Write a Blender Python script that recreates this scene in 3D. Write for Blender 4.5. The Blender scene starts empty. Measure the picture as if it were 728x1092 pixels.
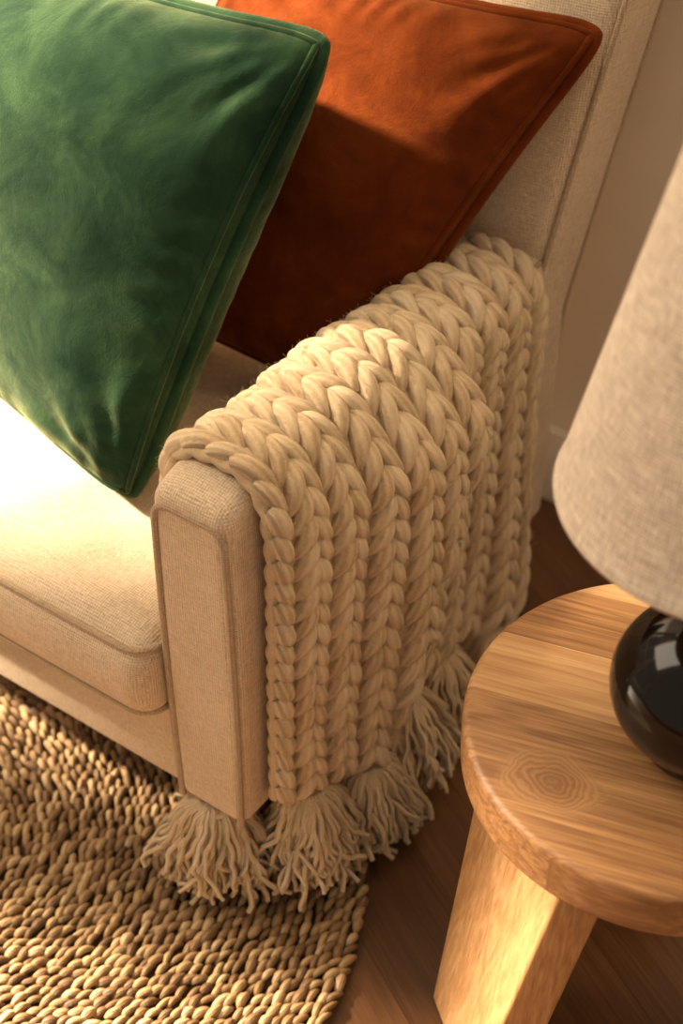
import bpy, numpy as np, math
from mathutils import Vector
rng=np.random.default_rng(7)
D=bpy.data; C=bpy.context

# ------------------------------------------------------------------ helpers
def link(o,parent=None):
    C.scene.collection.objects.link(o)
    if parent: o.parent=parent
    return o
def empty(name,loc=(0,0,0)):
    e=D.objects.new(name,None); e.empty_display_size=.05; e.location=loc
    return link(e)
def mesh_obj(name,V,F,mat=None,parent=None,smooth=True,uv=None,col=None,loc=None):
    V=np.asarray(V,dtype=np.float64)
    me=D.meshes.new(name)
    F=np.asarray(F) if not isinstance(F,list) else F
    if isinstance(F,np.ndarray):
        n=len(F);k=F.shape[1]
        me.vertices.add(len(V)); me.vertices.foreach_set("co",V.ravel())
        me.loops.add(n*k); me.loops.foreach_set("vertex_index",F.astype(np.int32).ravel())
        me.polygons.add(n); me.polygons.foreach_set("loop_start",np.arange(0,n*k,k,dtype=np.int32))
        me.update(calc_edges=True)
        if uv is not None:
            l=me.uv_layers.new(name="UVMap"); l.data.foreach_set("uv",np.asarray(uv)[F.ravel()].ravel())
    else:
        me.from_pydata([tuple(v) for v in V],[],F)
    if col is not None:
        a=me.attributes.new("var",'FLOAT','POINT'); a.data.foreach_set("value",np.asarray(col,dtype=np.float32))
    me.validate()
    if smooth: me.polygons.foreach_set("use_smooth",[True]*len(me.polygons))
    if mat: me.materials.append(mat)
    me.update()
    o=D.objects.new(name,me)
    if loc: o.location=loc
    return link(o,parent)

def tube(P,R,sides=10,closed=False,cap=True):
    P=np.asarray(P,float);n=len(P)
    R=np.broadcast_to(np.asarray(R,float),(n,))
    if closed: T=np.roll(P,-1,0)-np.roll(P,1,0)
    else: T=np.gradient(P,axis=0)
    T/=np.linalg.norm(T,axis=1)[:,None]+1e-12
    up=np.array([0,0,1.]) if abs(T[0,2])<.9 else np.array([1.,0,0])
    A=np.zeros_like(P);a=np.cross(T[0],up);a/=np.linalg.norm(a)
    for i in range(n):
        a=a-T[i]*(a@T[i]); a/=np.linalg.norm(a)+1e-12; A[i]=a
    B=np.cross(T,A)
    th=np.linspace(0,2*np.pi,sides,endpoint=False)
    V=P[:,None]+R[:,None,None]*(np.cos(th)[None,:,None]*A[:,None]+np.sin(th)[None,:,None]*B[:,None])
    V=V.reshape(-1,3)
    i=np.arange(n if closed else n-1)[:,None];j=np.arange(sides)[None]
    i2=(i+1)%n;j2=(j+1)%sides
    F=np.stack([i*sides+j,i*sides+j2,i2*sides+j2,i2*sides+j],-1).reshape(-1,4)
    uv=np.stack(np.broadcast_arrays(th[None,:]/(2*np.pi),np.linspace(0,1,n)[:,None]),-1).reshape(-1,2)
    return V,F,uv
class Acc:
    def __init__(s): s.V=[];s.F=[];s.U=[];s.C=[];s.n=0
    def add(s,V,F,uv=None,c=0.):
        s.V.append(V);s.F.append(F+s.n);s.n+=len(V)
        s.U.append(uv if uv is not None else np.zeros((len(V),2)))
        s.C.append(np.full(len(V),c) if np.isscalar(c) else c)
    def obj(s,name,mat,parent=None,**k):
        return mesh_obj(name,np.concatenate(s.V),np.concatenate(s.F),mat,parent,uv=np.concatenate(s.U),col=np.concatenate(s.C),**k)
def rbox(lo,hi,r,n=(10,10,10),k=5,fn=None):
    lo=np.array(lo,float);hi=np.array(hi,float)
    ax=[]
    for d in range(3):
        c=np.tan(np.linspace(0,1,k+1)*np.pi/4)
        a=lo[d]+r*(1-c[::-1]); b=hi[d]-r*(1-c)
        mid=np.linspace(lo[d]+r,hi[d]-r,n[d]+1)
        ax.append(np.concatenate([a,mid[1:-1],b]))
    V=[];F=[];off=0
    for d in range(3):
        u,v=[(1,2),(2,0),(0,1)][d]
        for s in (0,1):
            U,W=np.meshgrid(ax[u],ax[v],indexing='ij')
            P=np.zeros(U.shape+(3,));P[...,u]=U;P[...,v]=W;P[...,d]=hi[d] if s else lo[d]
            nu,nv=U.shape
            i=np.arange(nu-1)[:,None];j=np.arange(nv-1)[None]
            q=np.stack([i*nv+j,(i+1)*nv+j,(i+1)*nv+j+1,i*nv+j+1],-1).reshape(-1,4)
            if not s: q=q[:,::-1]
            V.append(P.reshape(-1,3));F.append(q+off);off+=nu*nv
    V=np.concatenate(V);F=np.concatenate(F)
    key=np.round(V,6);_,idx,inv=np.unique(key,axis=0,return_index=True,return_inverse=True)
    inv=inv.ravel();V=V[idx];F=inv[F]
    inn=np.clip(V,lo+r,hi-r);d=V-inn;L=np.linalg.norm(d,axis=1)[:,None]
    V=inn+r*d/np.maximum(L,1e-9)
    if fn is not None: V=fn(V)
    return V,F
def sstep(x): x=np.clip(x,0,1); return x*x*(3-2*x)

# ------------------------------------------------------------------ materials
def mat(name):
    m=D.materials.new(name);m.use_nodes=True;nt=m.node_tree
    return m,nt,nt.nodes["Principled BSDF"]
def N(nt,t,**k):
    n=nt.nodes.new(t)
    for a,b in k.items():
        if a in n.inputs: n.inputs[a].default_value=b
        else: setattr(n,a,b)
    return n
def ramp(nt,fac,stops):
    r=nt.nodes.new("ShaderNodeValToRGB");e=r.color_ramp.elements
    e[0].position=stops[0][0];e[0].color=(*stops[0][1],1);e[1].position=stops[-1][0];e[1].color=(*stops[-1][1],1)
    for p,c in stops[1:-1]:
        x=e.new(p);x.color=(*c,1)
    nt.links.new(fac,r.inputs[0]);return r.outputs[0]
def coords(nt,scale=(1,1,1),kind="Object",rot=(0,0,0),loc=(0,0,0)):
    t=nt.nodes.new("ShaderNodeTexCoord");m=nt.nodes.new("ShaderNodeMapping")
    m.inputs["Scale"].default_value=scale;m.inputs["Rotation"].default_value=rot;m.inputs["Location"].default_value=loc
    nt.links.new(t.outputs[kind],m.inputs[0]);return m.outputs[0]
def noise(nt,vec,scale,detail=4,rough=.5,dist=0):
    n=N(nt,"ShaderNodeTexNoise",Scale=scale,Detail=detail,Roughness=rough,Distortion=dist)
    nt.links.new(vec,n.inputs["Vector"]);return n.outputs["Fac"]
def math_(nt,op,a,b=None,c=None):
    n=nt.nodes.new("ShaderNodeMath");n.operation=op
    for i,x in enumerate((a,b,c)):
        if x is None: continue
        if isinstance(x,(int,float)): n.inputs[i].default_value=x
        else: nt.links.new(x,n.inputs[i])
    return n.outputs[0]
def bump(nt,b,h,strength,dist,prev=None):
    n=N(nt,"ShaderNodeBump",Strength=strength,Distance=dist);nt.links.new(h,n.inputs["Height"])
    if prev is not None: nt.links.new(prev,n.inputs["Normal"])
    if b is not None: nt.links.new(n.outputs[0],b.inputs["Normal"])
    return n.outputs[0]

def linen(name,base,dark,period=.0029,bstr=.5,lo=.38,hi=.62,cyl=0.):
    m,nt,b=mat(name)
    tc=nt.nodes.new("ShaderNodeTexCoord");sx=nt.nodes.new("ShaderNodeSeparateXYZ");nt.links.new(tc.outputs["Object"],sx.inputs[0])
    sn_=nt.nodes.new("ShaderNodeSeparateXYZ");nt.links.new(tc.outputs["Normal"],sn_.inputs[0])
    x,y,z=sx.outputs
    jit=math_(nt,'MULTIPLY',noise(nt,coords(nt),160,2),2.2)
    k=2*math.pi/period
    if cyl: axes=[math_(nt,'MULTIPLY',math_(nt,'ARCTAN2',y,x),cyl),z]
    else: axes=[x,y,z]
    tot=None
    for i,a in enumerate(axes):
        sn=math_(nt,'SINE',math_(nt,'ADD',math_(nt,'MULTIPLY',a,k),jit))
        if not cyl:   # fade out threads running along the surface normal
            wgt=math_(nt,'MULTIPLY',math_(nt,'SUBTRACT',1.,math_(nt,'ABSOLUTE',sn_.outputs[i])),2.5)
            wgt.node.use_clamp=True
            sn=math_(nt,'MULTIPLY',sn,wgt)
        tot=sn if tot is None else math_(nt,'ADD',tot,sn)
    wv=math_(nt,'MULTIPLY_ADD',tot,.12,.5)
    hf,lf=600,70
    if cyl:
        cb=nt.nodes.new("ShaderNodeCombineXYZ");nt.links.new(math_(nt,'MULTIPLY',axes[0],40.),cb.inputs[0]);nt.links.new(math_(nt,'MULTIPLY',z,520.),cb.inputs[1])
        cb2=nt.nodes.new("ShaderNodeCombineXYZ");nt.links.new(math_(nt,'MULTIPLY',axes[0],520.),cb2.inputs[0]);nt.links.new(math_(nt,'MULTIPLY',z,60.),cb2.inputs[1])
        s=math_(nt,'MULTIPLY',math_(nt,'ADD',noise(nt,cb.outputs[0],1,2),noise(nt,cb2.outputs[0],1,2)),.5)
    else:
        a=noise(nt,coords(nt,(lf,hf,hf)),1,2);c=noise(nt,coords(nt,(hf,hf,lf)),1,2);d=noise(nt,coords(nt,(hf,lf,hf)),1,2)
        s=math_(nt,'DIVIDE',math_(nt,'ADD',math_(nt,'ADD',a,c),d),3.)
    big=noise(nt,coords(nt),7,3)
    s2=math_(nt,'ADD',math_(nt,'ADD',math_(nt,'MULTIPLY',s,.60),math_(nt,'MULTIPLY',big,.12)),math_(nt,'MULTIPLY',wv,.28))
    nt.links.new(ramp(nt,s2,[(lo,dark),(hi,base)]),b.inputs["Base Color"])
    b.inputs["Roughness"].default_value=.95
    b.inputs["Sheen Weight"].default_value=.1;b.inputs["Sheen Roughness"].default_value=.5
    p=bump(nt,None,math_(nt,'ADD',s,wv),bstr,.0022)
    bump(nt,b,noise(nt,coords(nt),9,2),.2,.02,p)
    return m
M_linen=linen("linen_upholstery",(.79,.62,.44),(.38,.27,.17))
M_pipe=linen("linen_piping",(.54,.40,.26),(.28,.19,.11))
M_shade=linen("linen_lampshade",(.88,.77,.63),(.42,.32,.24),.0030,.6,.40,.60,cyl=.14)
# see-through material of the added sun blocker
M_blocker,nt,b=mat("sheer_curtain_fabric");b.inputs["Base Color"].default_value=(.85,.76,.62,1)
nt.links.new(ramp(nt,noise(nt,coords(nt,(1,300,300)),1,2),[(.3,(.78,.68,.54)),(.7,(.88,.80,.68))]),b.inputs["Base Color"])
tr=nt.nodes.new("ShaderNodeBsdfTransparent");mx=nt.nodes.new("ShaderNodeMixShader");mx.inputs[0].default_value=.22
nt.links.new(b.outputs[0],mx.inputs[1]);nt.links.new(tr.outputs[0],mx.inputs[2]);nt.links.new(mx.outputs[0],nt.nodes["Material Output"].inputs[0])

def velvet(name,dark,base,bright,sheen,sw):
    m,nt,b=mat(name)
    n=noise(nt,coords(nt),9,6,.65,.5)
    nt.links.new(ramp(nt,n,[(.32,dark),(.5,base),(.68,bright)]),b.inputs["Base Color"])
    b.inputs["Roughness"].default_value=1.
    b.inputs["Specular IOR Level"].default_value=.04
    nt.links.new(math_(nt,'MULTIPLY_ADD',n,sw*1.6,-sw*.3),b.inputs["Sheen Weight"]);b.inputs["Sheen Roughness"].default_value=.45
    b.inputs["Sheen Tint"].default_value=(*sheen,1)
    p=bump(nt,None,noise(nt,coords(nt),800,2),.6,.0014)
    bump(nt,b,noise(nt,coords(nt),24,4,.6,.5),.35,.007,p)
    return m
M_green=velvet("green_velvet",(.005,.019,.011),(.010,.034,.018),(.024,.062,.028),(.66,.68,.36),.72)
M_orange=velvet("rust_velvet",(.060,.011,.0025),(.098,.019,.0035),(.145,.031,.006),(.70,.35,.15),.38)

# yarn
M_yarn,nt,b=mat("wool_yarn")
tc=nt.nodes.new("ShaderNodeTexCoord");sx=nt.nodes.new("ShaderNodeSeparateXYZ");nt.links.new(tc.outputs["UV"],sx.inputs[0])
tw=math_(nt,'ADD',math_(nt,'MULTIPLY',sx.outputs[0],2*math.pi*7),math_(nt,'MULTIPLY',sx.outputs[1],5.))
nz=noise(nt,coords(nt),220,3)
st=math_(nt,'SINE',math_(nt,'ADD',tw,math_(nt,'MULTIPLY',nz,4.)))
fz=noise(nt,coords(nt),900,4,.75)
at=N(nt,"ShaderNodeAttribute",attribute_name="var")
h=math_(nt,'ADD',math_(nt,'MULTIPLY',st,.35),fz)
cf=math_(nt,'ADD',math_(nt,'ADD',math_(nt,'MULTIPLY',st,.08),math_(nt,'MULTIPLY',fz,.6)),math_(nt,'MULTIPLY',at.outputs["Fac"],.25))
nt.links.new(ramp(nt,cf,[(.18,(.52,.34,.17)),(.45,(.80,.60,.37)),(.75,(.90,.745,.53))]),b.inputs["Base Color"])
b.inputs["Roughness"].default_value=.95;b.inputs["Sheen Weight"].default_value=.2;b.inputs["Sheen Roughness"].default_value=.5
b.inputs["Specular IOR Level"].default_value=.15
bump(nt,b,h,.8,.0026)

# jute
M_jute,nt,b=mat("jute_fibre")
at=N(nt,"ShaderNodeAttribute",attribute_name="var")
tc=nt.nodes.new("ShaderNodeTexCoord");mp=nt.nodes.new("ShaderNodeMapping");mp.inputs["Scale"].default_value=(16,1.5,1)
nt.links.new(tc.outputs["UV"],mp.inputs[0])
f1=noise(nt,mp.outputs[0],1,3); f2=noise(nt,coords(nt),500,3);f3=noise(nt,coords(nt),9,3)
cf=math_(nt,'ADD',math_(nt,'ADD',math_(nt,'MULTIPLY',at.outputs["Fac"],.45),math_(nt,'MULTIPLY',f1,.35)),math_(nt,'MULTIPLY',f3,.25))
nt.links.new(ramp(nt,cf,[(.2,(.085,.038,.012)),(.42,(.24,.13,.050)),(.62,(.43,.27,.12)),(.9,(.70,.51,.29))]),b.inputs["Base Color"])
b.inputs["Roughness"].default_value=.6
bump(nt,b,math_(nt,'ADD',f1,math_(nt,'MULTIPLY',f2,.3)),.8,.003)
M_jbase,nt,b=mat("jute_backing");b.inputs["Roughness"].default_value=1
nt.links.new(ramp(nt,noise(nt,coords(nt),200,2),[(.3,(.04,.019,.008)),(.7,(.08,.04,.018))]),b.inputs["Base Color"])

def wood(name,cols,rot=(0,0,0),plank=None,knot=None,rough=.45,gs=1.,pv=.26):
    m,nt,b=mat(name)
    v=coords(nt,(1,1,1),rot=rot)
    sx=nt.nodes.new("ShaderNodeSeparateXYZ");nt.links.new(v,sx.inputs[0])
    x,y,z=sx.outputs
    pid=0.
    if plank:
        pid=math_(nt,'FLOOR',math_(nt,'DIVIDE',math_(nt,'ADD',y,.021),plank))
    cx=nt.nodes.new("ShaderNodeCombineXYZ")
    nt.links.new(math_(nt,'ADD',math_(nt,'MULTIPLY',x,1.6*gs),math_(nt,'MULTIPLY',pid,3.7) if plank else 0.),cx.inputs[0])
    nt.links.new(math_(nt,'MULTIPLY',y,20*gs),cx.inputs[1]);nt.links.new(math_(nt,'MULTIPLY',z,20*gs),cx.inputs[2])
    if plank: nt.links.new(math_(nt,'ADD',math_(nt,'MULTIPLY',z,20.*gs),math_(nt,'MULTIPLY',pid,5.3)),cx.inputs[2])
    g=noise(nt,cx.outputs[0],1,2,.5,.3)
    ring=math_(nt,'SINE',math_(nt,'MULTIPLY',g,60.))
    fine=nt.nodes.new("ShaderNodeVectorMath");fine.operation='MULTIPLY';nt.links.new(cx.outputs[0],fine.inputs[0]);fine.inputs[1].default_value=(5,17,17)
    fn=noise(nt,fine.outputs[0],1,4,.65)
    val=math_(nt,'ADD',math_(nt,'ADD',math_(nt,'MULTIPLY',ring,.05),math_(nt,'MULTIPLY',fn,.60)),math_(nt,'MULTIPLY',g,.26))
    if plank:
        wn=nt.nodes.new("ShaderNodeTexWhiteNoise");wn.noise_dimensions='1D';nt.links.new(pid,wn.inputs["W"])
        val=math_(nt,'ADD',val,math_(nt,'MULTIPLY_ADD',wn.outputs["Value"],pv,-pv/2))
        fr=math_(nt,'FRACT',math_(nt,'DIVIDE',math_(nt,'ADD',y,.021),plank))
        line=math_(nt,'LESS_THAN',fr,.014)
        val=math_(nt,'SUBTRACT',val,math_(nt,'MULTIPLY',line,.18))
    if knot:
        kx,ky,kr=knot
        dx=math_(nt,'MULTIPLY',math_(nt,'SUBTRACT',x,kx),.75);dy=math_(nt,'SUBTRACT',y,ky)
        d=math_(nt,'SQRT',math_(nt,'ADD',math_(nt,'MULTIPLY',dx,dx),math_(nt,'MULTIPLY',dy,dy)))
        dd=math_(nt,'ADD',d,math_(nt,'MULTIPLY',noise(nt,coords(nt),26,4),.026))
        kv=math_(nt,'ADD',math_(nt,'MULTIPLY_ADD',math_(nt,'SINE',math_(nt,'MULTIPLY',dd,1300.)),.06,.04),math_(nt,'MULTIPLY',dd,6.))
        mk=nt.nodes.new("ShaderNodeMapRange");mk.inputs[1].default_value=kr;mk.inputs[2].default_value=kr*.8;mk.inputs[3].default_value=0;mk.inputs[4].default_value=.85
        nt.links.new(dd,mk.inputs[0])
        mx=nt.nodes.new("ShaderNodeMix");nt.links.new(mk.outputs[0],mx.inputs[0]);nt.links.new(val,mx.inputs[2]);nt.links.new(kv,mx.inputs[3])
        val=mx.outputs[0]
    nt.links.new(ramp(nt,val,[(.16,cols[0]),(.42,cols[1]),(.66,cols[2])]),b.inputs["Base Color"])
    b.inputs["Roughness"].default_value=rough
    bump(nt,b,fn,.08,.002)
    return m
OAK=((.21,.09,.030),(.45,.235,.094),(.63,.39,.185))
kr_=.26;kx,ky=-.06,-.125
M_oak=wood("oak_table_top",OAK,rot=(0,0,-kr_),plank=.082,knot=(kx*math.cos(kr_)+ky*math.sin(kr_),-kx*math.sin(kr_)+ky*math.cos(kr_),.052),pv=.46,rough=.55)
M_oakleg=wood("oak_leg",OAK,rot=(0,math.pi/2,0),rough=.55)
M_floor=wood("oak_floorboards",((.050,.018,.005),(.105,.043,.014),(.17,.075,.026)),rot=(0,0,.5),plank=.12,rough=.4)
M_leg=wood("dark_walnut",((.05,.02,.01),(.1,.05,.02),(.15,.08,.04)),rot=(0,math.pi/2,0))
m,nt,b=mat("wall_paint");b.inputs["Roughness"].default_value=.9;M_wall=m
nt.links.new(ramp(nt,noise(nt,coords(nt),3,3),[(.3,(.80,.70,.57)),(.7,(.86,.77,.64))]),b.inputs["Base Color"])
bump(nt,b,noise(nt,coords(nt),120,3),.08,.002)
m,nt,b=mat("white_trim");b.inputs["Base Color"].default_value=(.85,.80,.72,1);b.inputs["Roughness"].default_value=.45;M_trim=m
bump(nt,b,noise(nt,coords(nt),60,2),.03,.002)
m,nt,b=mat("black_glazed_ceramic");b.inputs["Roughness"].default_value=.10;b.inputs["Specular IOR Level"].default_value=.32
nt.links.new(ramp(nt,noise(nt,coords(nt),6,3),[(.3,(.003,.002,.0015)),(.7,(.009,.005,.004))]),b.inputs["Base Color"]);M_black=m
m,nt,b=mat("brass");b.inputs["Metallic"].default_value=1;b.inputs["Roughness"].default_value=.3;M_brass=m
nt.links.new(ramp(nt,noise(nt,coords(nt),40,2),[(.3,(.5,.34,.16)),(.7,(.66,.47,.24))]),b.inputs["Base Color"])

# ------------------------------------------------------------------ room
def flat_box(name,lo,hi,m,parent=None):
    V,F=rbox(lo,hi,.002,(1,1,1),2);return mesh_obj(name,V,F,m,parent)
WY=.86;WH=3.5
flat_box("floor",(-2.6,-2.8,-.05),(2.4,WY+.1,0),M_floor)
flat_box("wall_back",(-2.6,WY,0),(2.4,WY+.1,WH),M_wall)
flat_box("baseboard_back",(-2.5,WY-.018,0),(2.4,WY,.13),M_trim)
wl=empty("wall_left")
z0,z1=.35,2.55
wins=[(-2.3,-.87),(-.66,.75)]
parts=[("below",(-2.6,-2.8,0),(-2.5,WY,z0)),("above",(-2.6,-2.8,z1),(-2.5,WY,WH)),("front",(-2.6,-2.8,z0),(-2.5,wins[0][0],z1)),("pier",(-2.6,wins[0][1],z0),(-2.5,wins[1][0],z1)),("rear",(-2.6,wins[1][1],z0),(-2.5,WY,z1))]
for nm,lo,hi in parts: flat_box(nm,lo,hi,M_wall,wl)
for k,(a_,b2) in enumerate(wins):
    wn=empty("window_%d"%(k+1))
    for i,yy in enumerate((a_+.02,b2-.02)): flat_box("jamb_%d"%i,(-2.57,yy-.02,z0),(-2.52,yy+.02,z1),M_trim,wn)
    flat_box("mullion",(-2.57,(a_+b2)/2-.012,z0),(-2.54,(a_+b2)/2+.012,z1),M_trim,wn)
    for i,zz in enumerate((z0+.02,1.50,z1-.02)): flat_box("rail_%d"%i,(-2.57,a_,zz-.02),(-2.53,b2,zz+.02),M_trim,wn)
# unseen sheer sheet added to block part of the sun, narrowing towards the pier
zs=np.linspace(.05,2.66,60);us=np.linspace(0,1,60)
Uc,Z=np.meshgrid(us,zs,indexing='ij')
edge=-.60+.27*sstep((Z-1.93)/.34)+.05*np.clip((Z-2.25)/.3,0,1)
Y=-.70+Uc*(edge+.70);X=-2.46+.018*np.sin(Uc*42)+.006*np.sin(Uc*17+Z*2)
i=np.arange(59)[:,None];j=np.arange(59)[None];q=np.stack([i*60+j,(i+1)*60+j,(i+1)*60+j+1,i*60+j+1],-1).reshape(-1,4)
mesh_obj("window_curtain",np.stack([X,Y,Z],-1).reshape(-1,3),q,M_blocker)

# ------------------------------------------------------------------ armchair
chair=empty("armchair")
XL=-.95
def arm(xo,side,name):
    lo=(xo-.095,0,.15) if side>0 else (xo,0,.15)
    hi=(xo,.66,.612) if side>0 else (xo+.095,.66,.612)
    xc=(lo[0]+hi[0])/2
    def top(V):
        t=sstep((V[:,2]-.5)/.11)
        V[:,2]-=t*.035*np.clip((V[:,1]-.03)/.6,0,1)
        return V
    def fn(V):
        V=V.copy()
        t=sstep((V[:,2]-.5)/.11)
        V[:,2]+=t*.010*(1-((V[:,0]-xc)/.05)**2)
        f=sstep((.05-V[:,1])/.05)*t
        V[:,2]-=f*.012
        V[:,0]+=np.sin((V[:,2]-.15)/.46*np.pi)*.003*np.sign(V[:,0]-xc)
        return top(V)
    V,F=rbox(lo,hi,.017,(8,50,40),6,fn)
    mesh_obj(name,V,F,M_linen,chair)
    x0,x1=lo[0]+.006,hi[0]-.006;zt=.588;yp=.002
    pts=[(x0,yp,.152)]
    for z in np.linspace(.16,zt-.02,12): pts.append((x0-.003*math.sin((z-.15)/.46*math.pi),yp,z))
    for a in np.linspace(180,90,6): pts.append((x0+.018+.018*math.cos(math.radians(a)),yp,zt-.018+.018*math.sin(math.radians(a))))
    for a in np.linspace(90,0,6): pts.append((x1-.018+.018*math.cos(math.radians(a)),yp,zt-.018+.018*math.sin(math.radians(a))))
    for z in np.linspace(zt-.02,.16,12): pts.append((x1+.003*math.sin((z-.15)/.46*math.pi),yp,z))
    pts.append((x1,yp,.152))
    V,F,u=tube(pts,.0042,8);mesh_obj(name+"_front_piping",V,F,M_pipe,chair)
    for nm,x in (("a",lo[0]+.004),("b",hi[0]-.004)):
        s_=1 if nm=="a" else -1
        pts=[(x+.014*s_,.001,.584),(x+.009*s_,.010,.596),(x+.006*s_,.028,.603),(x+.003*s_,.05,.608)]+[(x+.003*s_,y,.609) for y in np.linspace(.08,.62,12)]
        V,F,u=tube(top(np.array(pts)),.0042,8);mesh_obj(name+"_top_piping_"+nm,V,F,M_pipe,chair)
arm(0,1,"arm_right");arm(XL,-1,"arm_left")
V,F=rbox((XL+.09,.010,.15),(-.09,.60,.285),.012,(30,20,6),4);mesh_obj("seat_rail",V,F,M_linen,chair)
cl,ch=np.array((XL+.10,-.022,.275)),np.array((-.099,.52,.392))
def cfn(V):
    V=V.copy();u=(V[:,0]-cl[0])/(ch[0]-cl[0])*2-1;v=(V[:,1]-cl[1])/(ch[1]-cl[1])*2-1;w=(V[:,2]-cl[2])/(ch[2]-cl[2])
    d=np.clip((1-np.abs(u)**3.)*(1-np.abs(v)**3.),0,1)
    V[:,2]+=d*.034*w-.004*(1-w)*d
    V[:,1]-=.012*np.sin(np.clip(w,0,1)*np.pi)*(v<-.85)
    V[:,2]+=(.003*np.sin(u*11+v*5)+.002*np.sin(u*23-v*9))*d*w
    return V
V,F=rbox(cl,ch,.030,(60,50,10),7,cfn);mesh_obj("seat_cushion",V,F,M_linen,chair)
def rr_loop(x0,x1,y0,y1,r,z,n=8):
    P=[]
    for cx,cy,a0 in ((x1-r,y1-r,0),(x0+r,y1-r,90),(x0+r,y0+r,180),(x1-r,y0+r,270)):
        for a in np.linspace(a0,a0+90,n): P.append((cx+r*math.cos(math.radians(a)),cy+r*math.sin(math.radians(a)),z))
    return np.array(P)
def dens(P):
    Q=[];n=len(P)
    for i in range(n):
        a=P[i];b_=P[(i+1)%n];k=max(1,int(np.linalg.norm(b_-a)/.03))
        for t in range(k): Q.append(a+(b_-a)*t/k)
    return np.array(Q)
for nm,z in (("top",.381),("bottom",.287)):
    P=dens(rr_loop(cl[0]+.003,ch[0]-.003,cl[1]+.000,ch[1],.03,z));V,F,u=tube(P,.0040,8,closed=True);mesh_obj("cushion_piping_"+nm,V,F,M_pipe,chair)
def bfn(V):
    V=V.copy();t=(V[:,2]-.15)/.9
    V[:,1]+=.17*t**1.3
    xc=XL/2
    V[:,0]=xc+(V[:,0]-xc)*(1+.21*np.clip(t-.35,0,1))
    return V
def bfn2(V):
    f=(V[:,1]<.6)
    u=(V[:,0]-XL/2)/(XL/2)
    d=np.clip(1-np.abs(u)**4,0,1)*sstep((V[:,2]-.15)/.2)*sstep((1.05-V[:,2])/.2)
    V=V.copy();V[:,1]-=f*.02*d
    return bfn(V)
V,F=rbox((XL+.01,.525,.15),(-.01,.645,1.05),.024,(40,8,50),6,bfn2);mesh_obj("back_rest",V,F,M_linen,chair)
for nm,yy in (("front",.530),("rear",.640)):
    for s,x in (("r",-.014),("l",XL+.014)):
        P=np.array([(x,yy,z) for z in np.linspace(.3,1.03,30)]);P=bfn(P);V,F,u=tube(P,.0035,8);mesh_obj("back_piping_%s_%s"%(nm,s),V,F,M_pipe,chair)
for i,(x,y) in enumerate(((-.06,.07),(XL+.06,.07),(-.06,.58),(XL+.06,.58))):
    on_rug=math.hypot(x+.38,y+.18)<.56
    V,F,u=tube([(x,y,0.012 if on_rug else 0),(x,y,.155)],[.014,.02],16);mesh_obj("leg_%d"%(i+1),V,F,M_leg,chair)

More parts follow.
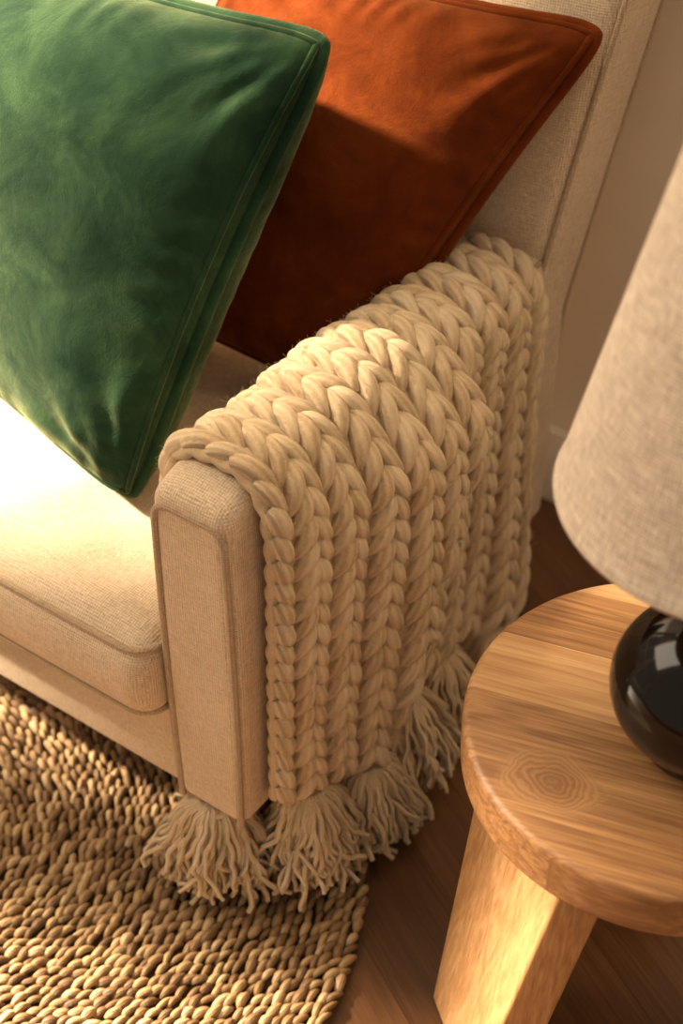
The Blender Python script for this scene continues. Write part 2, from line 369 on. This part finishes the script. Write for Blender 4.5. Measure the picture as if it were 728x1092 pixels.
# ------------------------------------------------------------------ pillows
def pillow(name,BL,BR,TR,TL,T,m,seed,facing):
    BL,BR,TR,TL=[np.array(p,float) for p in (BL,BR,TR,TL)]
    n=130
    g=np.sin(np.linspace(-1,1,n)*np.pi/2)
    U,Vv=np.meshgrid(g,g,indexing='ij')
    k=.06
    u=U*(1-k*(1-Vv**2)*np.abs(U)**2); v=Vv*(1-k*(1-U**2)*np.abs(Vv)**2)
    cr=np.clip(np.abs(U)*np.abs(Vv),0,1)**10*.045
    u=u*(1-cr);v=v*(1-cr)
    a=(u+1)/2;b_=(v+1)/2
    P=((1-a)*(1-b_))[...,None]*BL+(a*(1-b_))[...,None]*BR+(a*b_)[...,None]*TR+((1-a)*b_)[...,None]*TL
    nn=np.cross(BR-BL,TL-BL);nn/=np.linalg.norm(nn)
    if nn@np.array(facing)<0: nn=-nn
    r=np.random.default_rng(seed)
    base=np.clip((1-U**2)*(1-Vv**2),0,1)**.36
    wr=np.zeros_like(U)
    for cx,cy in ((1,1),(1,-1),(-1,1),(-1,-1)):
        dx,dy=U-cx,Vv-cy;d=np.hypot(dx,dy);ang=np.arctan2(dy,dx);ph=r.uniform(0,6)
        wr+=np.sin(ang*9+ph+1.5*d)*np.exp(-((d-.42)/.24)**2)*.0034
        wr+=np.sin(ang*17+ph*2-2*d)*np.exp(-((d-.35)/.18)**2)*.0022
    for i in range(6):
        kx,ky=r.normal(0,3.0,2);wr+=.0038*np.sin(kx*U+ky*Vv+r.uniform(0,6))
    for A1,A2 in ((U,Vv),(Vv,U)):
        wr+=.0040*np.sin(A1*34+3*np.sin(A1*7)+r.uniform(0,6))*np.exp(-((1-np.abs(A2))/.15)**2)
    e=np.clip((1-U**2)*(1-Vv**2)*6,0,1)
    hF=base*T/2+wr*e; hB=base*T/2+np.roll(wr,7,0)*e*.5
    A=(P+nn*hF[...,None]).reshape(-1,3);B=(P-nn*hB[...,None]).reshape(-1,3)
    i=np.arange(n-1)[:,None];j=np.arange(n-1)[None]
    q=np.stack([i*n+j,(i+1)*n+j,(i+1)*n+j+1,i*n+j+1],-1).reshape(-1,4)
    V=np.concatenate([A,B]);F=np.concatenate([q,q[:,::-1]+n*n])
    e_=empty(name)
    mesh_obj("cover",V,F,m,e_)
    idx=[(i,0) for i in range(n)]+[(n-1,j) for j in range(1,n)]+[(i,n-1) for i in range(n-2,-1,-1)]+[(0,j) for j in range(n-2,0,-1)]
    L=np.array([P[a] for a in idx])
    for _ in range(3): L=(np.roll(L,1,0)+L*2+np.roll(L,-1,0))/4
    V,F,u=tube(L,.0082,10,closed=True);mesh_obj("piping",V,F,m,e_)
    def seam(f):
        pts=[]
        for (i,j) in idx:
            ii=int(round((n-1)/2+((i-(n-1)/2)*f)));jj=int(round((n-1)/2+((j-(n-1)/2)*f)))
            pts.append((P+nn*(hF+.0005)[...,None])[ii,jj])
        L=np.array(pts)
        for _ in range(6): L=(np.roll(L,1,0)+L*2+np.roll(L,-1,0))/4
        return L
    V,F,u=tube(seam(.90),.0038,8,closed=True);mesh_obj("seam",V,F,m,e_)
    return e_
pillow("rust_velvet_pillow",(-.55,.395,.44),(-.135,.39,.44),(.040,.61,.869),(-.42,.60,.86),.185,M_orange,3,(.3,-1,.5))
pillow("green_velvet_pillow",(-.69,.21,.445),(-.230,.118,.428),(-.158,.40,.886),(-.66,.42,.87),.21,M_green,5,(.3,-1,.5))

# ------------------------------------------------------------------ knit throw
throw=empty("knit_throw")
zt,xi,xo,rc=.628,-.104,.012,.048
pp=[(xi,.47),(xi,zt-rc)]
for a in np.linspace(180,90,14)[1:]: pp.append((xi+rc+rc*math.cos(math.radians(a)),zt-rc+rc*math.sin(math.radians(a))))
for a in np.linspace(90,0,14): pp.append((xo-rc+rc*math.cos(math.radians(a)),zt-rc+rc*math.sin(math.radians(a))))
pp.append((xo,.190));pp=np.array(pp)
sl=np.concatenate([[0],np.cumsum(np.linalg.norm(np.diff(pp,axis=0),axis=1))]);SL=sl[-1]
YA,YB=.044,.556
def S(s,y):
    x=np.interp(s,sl,pp[:,0]);z=np.interp(s,sl,pp[:,1])
    x=np.where(s>SL,xo,x);z=np.where(s>SL,pp[-1,1]-(s-SL),z)
    outer=sstep((s-(SL-.50))/.12)
    t=np.clip((.62-z)/.43,0,1.1)*outer
    q=(y-YA)/(YB-YA)
    yf=.405-.17*t+.012*np.sin(t*7)
    fm=sstep((yf-y)/.024)
    fold=.046*fm*sstep(t/.20)*(.18+.82*sstep(q/.45))
    wav=(.006+.009*np.sin(y*24+1.0)+.004*np.sin(y*50+z*6))*t*sstep(q/.15)+.008*q*t
    X=x+fold+wav
    top=sstep((z-.5)/.12)
    ext=fm*.30*(y-YA)+(1-fm)*(.010+.26*np.clip(y-.24,0,1))
    Z=z-top*.032*q+top*.004*np.sin(y*26+1)-ext*t**1.3
    Y=y-.012*t-.015*t*q+.009*np.sin(z*12+y*9)*t*sstep(q/.1)
    return np.stack([X,Y,Z],-1)
def SN(s,y,n):
    e=.006
    a=S(s+e,y)-S(s-e,y);b_=S(s,y+e)-S(s,y-e)
    nn=np.cross(b_,a);nn/=np.linalg.norm(nn,axis=-1)[...,None]+1e-12
    return S(s,y)+nn*np.asarray(n)[...,None]
tst=SN(np.array([SL-.2]),np.array([.2]),np.array([.1]))[0]-S(np.array([SL-.2]),np.array([.2]))[0]
sg=1. if tst[0]>0 else -1.
cols_=10;PW=(YB-YA)/cols_;rows=25;RH=SL/rows;YR=.0108
acc=Acc()
t=np.linspace(0,1,18)
for c in range(cols_):
    yc=YA+(c+.5)*PW
    for r in range(-1,rows):
        for sd in (-1,1):
            j=rng.normal(0,.0010,3)
            a=yc+sd*PW*(.455-.365*t)+j[0]+sd*.0028*np.sin(np.pi*t)
            ss=r*RH+(RH*1.55)*(t*.85+.15*t*t)+j[1]
            nn=YR*(-.10+.62*np.sin(np.pi*np.clip(t*.95+.05,0,1))**.8-.45*t**2)+.0035
            R=YR*(.55+.45*np.sin(np.pi*(t*.94+.03))**.6)*(1+rng.normal(0,.06))
            ss=np.clip(ss,-.02,SL+.016)
            P=SN(ss,a,sg*nn)
            V,F,u=tube(P,R,14)
            u=u.copy();u[:,1]=u[:,1]+rng.uniform(0,1)
            if sd<0:u[:,0]=1-u[:,0]
            acc.add(V,F,u,float(rng.uniform(.2,1)))
acc.obj("knit_stitches",M_yarn,throw)
ys=np.linspace(YA+.004,YB-.004,90);ss=np.linspace(0,SL,90)
SS,YY=np.meshgrid(ss,ys,indexing='ij')
A=SN(SS,YY,sg*np.full(SS.shape,.003)).reshape(-1,3);n=90
i=np.arange(n-1)[:,None];j=np.arange(n-1)[None];q=np.stack([i*n+j,(i+1)*n+j,(i+1)*n+j+1,i*n+j+1],-1).reshape(-1,4)
mesh_obj("knit_backing",A,q,M_yarn,throw)
for yy in (YA+.003,YB-.003):
    s_=np.linspace(0,SL,160);P=SN(s_,np.full(160,yy),sg*(-.001+.002*np.sin(s_/RH*2*np.pi)))
    V,F,u=tube(P,.008,12);u[:,1]*=25;mesh_obj("selvedge",V,F,M_yarn,throw)
# loose wool fibres
acc=Acc()
for k in range(8000):
    s_=rng.uniform(.02,SL-.01);y_=rng.uniform(YA,YB)
    p=SN(np.array([s_]),np.array([y_]),np.array([sg*.015]))[0]
    d=rng.normal(0,1,3);d/=np.linalg.norm(d);L=rng.uniform(.004,.010)
    d2=rng.normal(0,1,3);tt=np.linspace(0,1,4)
    P=p+d*(tt*L)[:,None]+d2*(tt**2*L*.3)[:,None]
    V,F,u=tube(P,.00018,3);acc.add(V,F,u,.9)
acc.obj("fuzz",M_yarn,throw)
# fringe
acc=Acc()
def tassel(p,length,spread,n=60,dirx=(0,0),flat=1.):
    p=np.array(p,float)
    for i in range(n):
        th=rng.uniform(0,2*np.pi);rr=np.sqrt(rng.uniform(0,1))
        o=np.array([math.cos(th)*rr*flat,math.sin(th)*rr,0])
        L=length*rng.uniform(.72,1.12)
        t=np.linspace(0,1,13)
        wob=rng.normal(0,.010,3);ph=rng.uniform(0,6);fr=rng.uniform(4,9)
        sp=.016+spread*rng.uniform(.75,1.2)*(t**.5)
        P=p+np.stack([sp*o[0]+dirx[0]*t+wob[0]*np.sin(t*fr+ph)*t+.0016*np.sin(t*20+ph),
                       sp*o[1]+dirx[1]*t+wob[1]*np.sin(t*fr*.8+ph)*t+.0016*np.cos(t*20+ph),
                       -L*t*(1-.15*rr*t)],-1)
        lowz=.024+.004*rr
        over=np.clip(lowz-P[:,2],0,1)
        P[:,:2]+=o[:2]*over[:,None]*.8
        P[:,2]=np.maximum(P[:,2],lowz)
        V,F,u=tube(P,.0038*rng.uniform(.8,1.15)*(1-.2*t),6);acc.add(V,F,u,float(rng.uniform(.1,1)))
    for kk in range(3):
        th=np.linspace(0,2*np.pi,20,endpoint=False)
        P=p+np.stack([.020*flat*np.cos(th),.020*np.sin(th),np.full(20,-.004-.006*kk)+.001*np.sin(th)],-1)
        V,F,u=tube(P,.0044,8,closed=True);u[:,1]*=8;acc.add(V,F,u,.6)
for c in range(5):
    yc=YA+(c+.5)*(YB-YA)/5
    p=S(np.array([SL+.012]),np.array([yc]))[0]
    tassel(p,.118,.050,330,(rng.normal(.008,.004),rng.normal(0,.004)),.85)
tassel((-.052,.016,.150),.120,.046,290,(0,-.004),1.15)
acc.obj("fringe",M_yarn,throw)

# ------------------------------------------------------------------ jute rug
rug=empty("jute_rug")
RC=np.array((-.38,-.18));RR=.555
V=[(RC[0],RC[1],.006)];nn=128
for k in range(nn): V.append((RC[0]+RR*math.cos(2*math.pi*k/nn),RC[1]+RR*math.sin(2*math.pi*k/nn),.006))
for k in range(nn): V.append((RC[0]+RR*math.cos(2*math.pi*k/nn),RC[1]+RR*math.sin(2*math.pi*k/nn),.0))
F=[[0,1+k,1+(k+1)%nn] for k in range(nn)]+[[1+k,1+nn+k,1+nn+(k+1)%nn,1+(k+1)%nn] for k in range(nn)]
mesh_obj("backing",V,F,M_jbase,rug)
acc=Acc();rp=.0112;lp=.0158
r=.01;row=0
t=np.linspace(0,1,8)
while r<RR-.003:
    cnt=max(4,int(2*math.pi*r/lp));off=(row%2)*.5+rng.uniform(-.1,.1)
    for k in range(cnt):
        th=(k+off+rng.normal(0,.08))/cnt*2*math.pi
        cx,cy=RC[0]+r*math.cos(th),RC[1]+r*math.sin(th)
        T=np.array([-math.sin(th),math.cos(th),0]);Rd=np.array([math.cos(th),math.sin(th),0])
        sl_=.34+rng.normal(0,.17)
        dr=T*math.cos(sl_)+Rd*math.sin(sl_)
        L=lp*rng.uniform(1.2,1.75)
        P=np.array([cx,cy,.0085])+dr[None]*((t-.5)*L)[:,None]+Rd[None]*(rng.normal(0,.0012)+.0014*np.sin(t*3+rng.uniform(0,6)))[:,None]
        P[:,2]+=.0050*np.sin(np.pi*t)-.0022+rng.normal(0,.0013)
        R=rp*.50*(.42+.58*np.sin(np.pi*t)**.6)*rng.uniform(.68,1.14)
        V,F,u=tube(P,R,7);acc.add(V,F,u,float(rng.uniform(0,1)))
    r+=rp;row+=1
acc.obj("braided_stitches",M_jute,rug)

# ------------------------------------------------------------------ side table
TX,TY,TR_,TZ=.403,.154,.197,.45
table=empty("side_table",(TX,TY,0))
def lathe(prof,n=96):
    prof=np.array(prof,float);k=len(prof);th=np.linspace(0,2*np.pi,n,endpoint=False)
    V=np.stack([prof[:,0][:,None]*np.cos(th),prof[:,0][:,None]*np.sin(th),np.repeat(prof[:,1][:,None],n,1)],-1).reshape(-1,3)
    i=np.arange(k-1)[:,None];j=np.arange(n)[None];j2=(j+1)%n
    return V,np.stack([i*n+j,i*n+j2,(i+1)*n+j2,(i+1)*n+j],-1).reshape(-1,4)
b_=.008;th_=.058
prof=[(.0005,TZ-th_),(TR_-b_,TZ-th_)]+[(TR_-b_+b_*math.sin(a),TZ-th_+b_-b_*math.cos(a)) for a in np.linspace(0,math.pi/2,6)]+[(TR_-b_+b_*math.cos(a),TZ-b_+b_*math.sin(a)) for a in np.linspace(0,math.pi/2,6)]+[(.0005,TZ)]
V,F=lathe(prof,160);mesh_obj("table_top",V,F,M_oak,table)
for i,ang in enumerate((231,351,111)):
    a=math.radians(ang);o=np.array([math.cos(a),math.sin(a)]);tg=np.array([-math.sin(a),math.cos(a)])
    def lf(V):
        W=V.copy();h=V[:,2]/.41
        w=V[:,0]*(.66+.34*h)+.014
        rad=V[:,1]+.176-.055*h
        W[:,0]=tg[0]*w+o[0]*rad;W[:,1]=tg[1]*w+o[1]*rad
        return W
    V,F=rbox((-.098,-.028,0),(.098,.028,.394),.007,(8,4,20),4,lf);mesh_obj("leg_%d"%(i+1),V,F,M_oakleg,table)

# ------------------------------------------------------------------ lamp
LX,LY=.430,.141
lamp=empty("table_lamp",(LX,LY,TZ))
rb=.087
prof=[(.0005,0),(.045,0),(.048,.004)]+[(rb*math.sin(a),.083-.079*math.cos(a)) for a in np.linspace(.66,math.pi-.25,40)]+[(.018,.170),(.016,.20),(.0005,.20)]
V,F=lathe(prof,96);mesh_obj("ceramic_base",V,F,M_black,lamp)
V,F=lathe([(.008,.19),(.008,.33),(.014,.335),(.014,.36),(.0005,.36)],24);mesh_obj("lamp_stem",V,F,M_brass,lamp)
zb,zt2,r0,r1=.300,.66,.155,.080
prof=[(r0-.003,zb),(r0,zb-.001),(r0+.0012,zb+.003)]+[(r0+(r1-r0)*t,zb+(zt2-zb)*t) for t in np.linspace(.02,.99,20)]+[(r1,zt2),(r1-.003,zt2)]+[(r0-.003+(r1-r0)*t,zb+(zt2-zb)*t) for t in np.linspace(.99,0,20)]
V,F=lathe(prof,128);mesh_obj("lamp_shade",V,F,M_shade,lamp)
for k in range(3):
    a=k*2*math.pi/3+.3;rs=r0+(r1-r0)*(.475-zb)/(zt2-zb)-.002
    V,F,u=tube([(0.01*math.cos(a),0.01*math.sin(a),.355),(rs*math.cos(a),rs*math.sin(a),.475)],.0018,6);mesh_obj("shade_spoke_%d"%k,V,F,M_brass,lamp)

# ------------------------------------------------------------------ light
sun=D.lights.new("sun","SUN");sun.energy=36;sun.angle=math.radians(4);sun.color=(1,.82,.59)
so=link(D.objects.new("sun",sun));so.rotation_euler=Vector((1,.30,-.70)).to_track_quat('-Z','Y').to_euler()
ar=D.lights.new("room_light","AREA");ar.shape='RECTANGLE';ar.size=1.5;ar.size_y=1.5;ar.energy=52;ar.color=(1,.84,.63)  # added fill, stands for no actual lamp in the room
ao=link(D.objects.new("room_light",ar));ao.location=(-1.7,-.5,2.6);ao.rotation_euler=Vector((1.7,.6,-2.2)).to_track_quat('-Z','Y').to_euler()
w=D.worlds.new("World");C.scene.world=w;w.use_nodes=True
bg=w.node_tree.nodes["Background"];bg.inputs[0].default_value=(1,.81,.60,1);bg.inputs[1].default_value=.50
C.scene.view_settings.view_transform='Standard'
C.scene.view_settings.look='None'

# ------------------------------------------------------------------ camera
cam=D.cameras.new("camera");co=link(D.objects.new("camera",cam))
co.location=(.727,-.84,1.584)
co.rotation_euler=(math.radians(90-41.117),0,math.radians(35.333))
cam.sensor_fit='VERTICAL';cam.sensor_height=36;cam.sensor_width=24;cam.lens=1712.1/1092*36
cam.clip_start=.05
cam.dof.use_dof=True;cam.dof.focus_distance=1.60;cam.dof.aperture_fstop=3.5
C.scene.camera=co
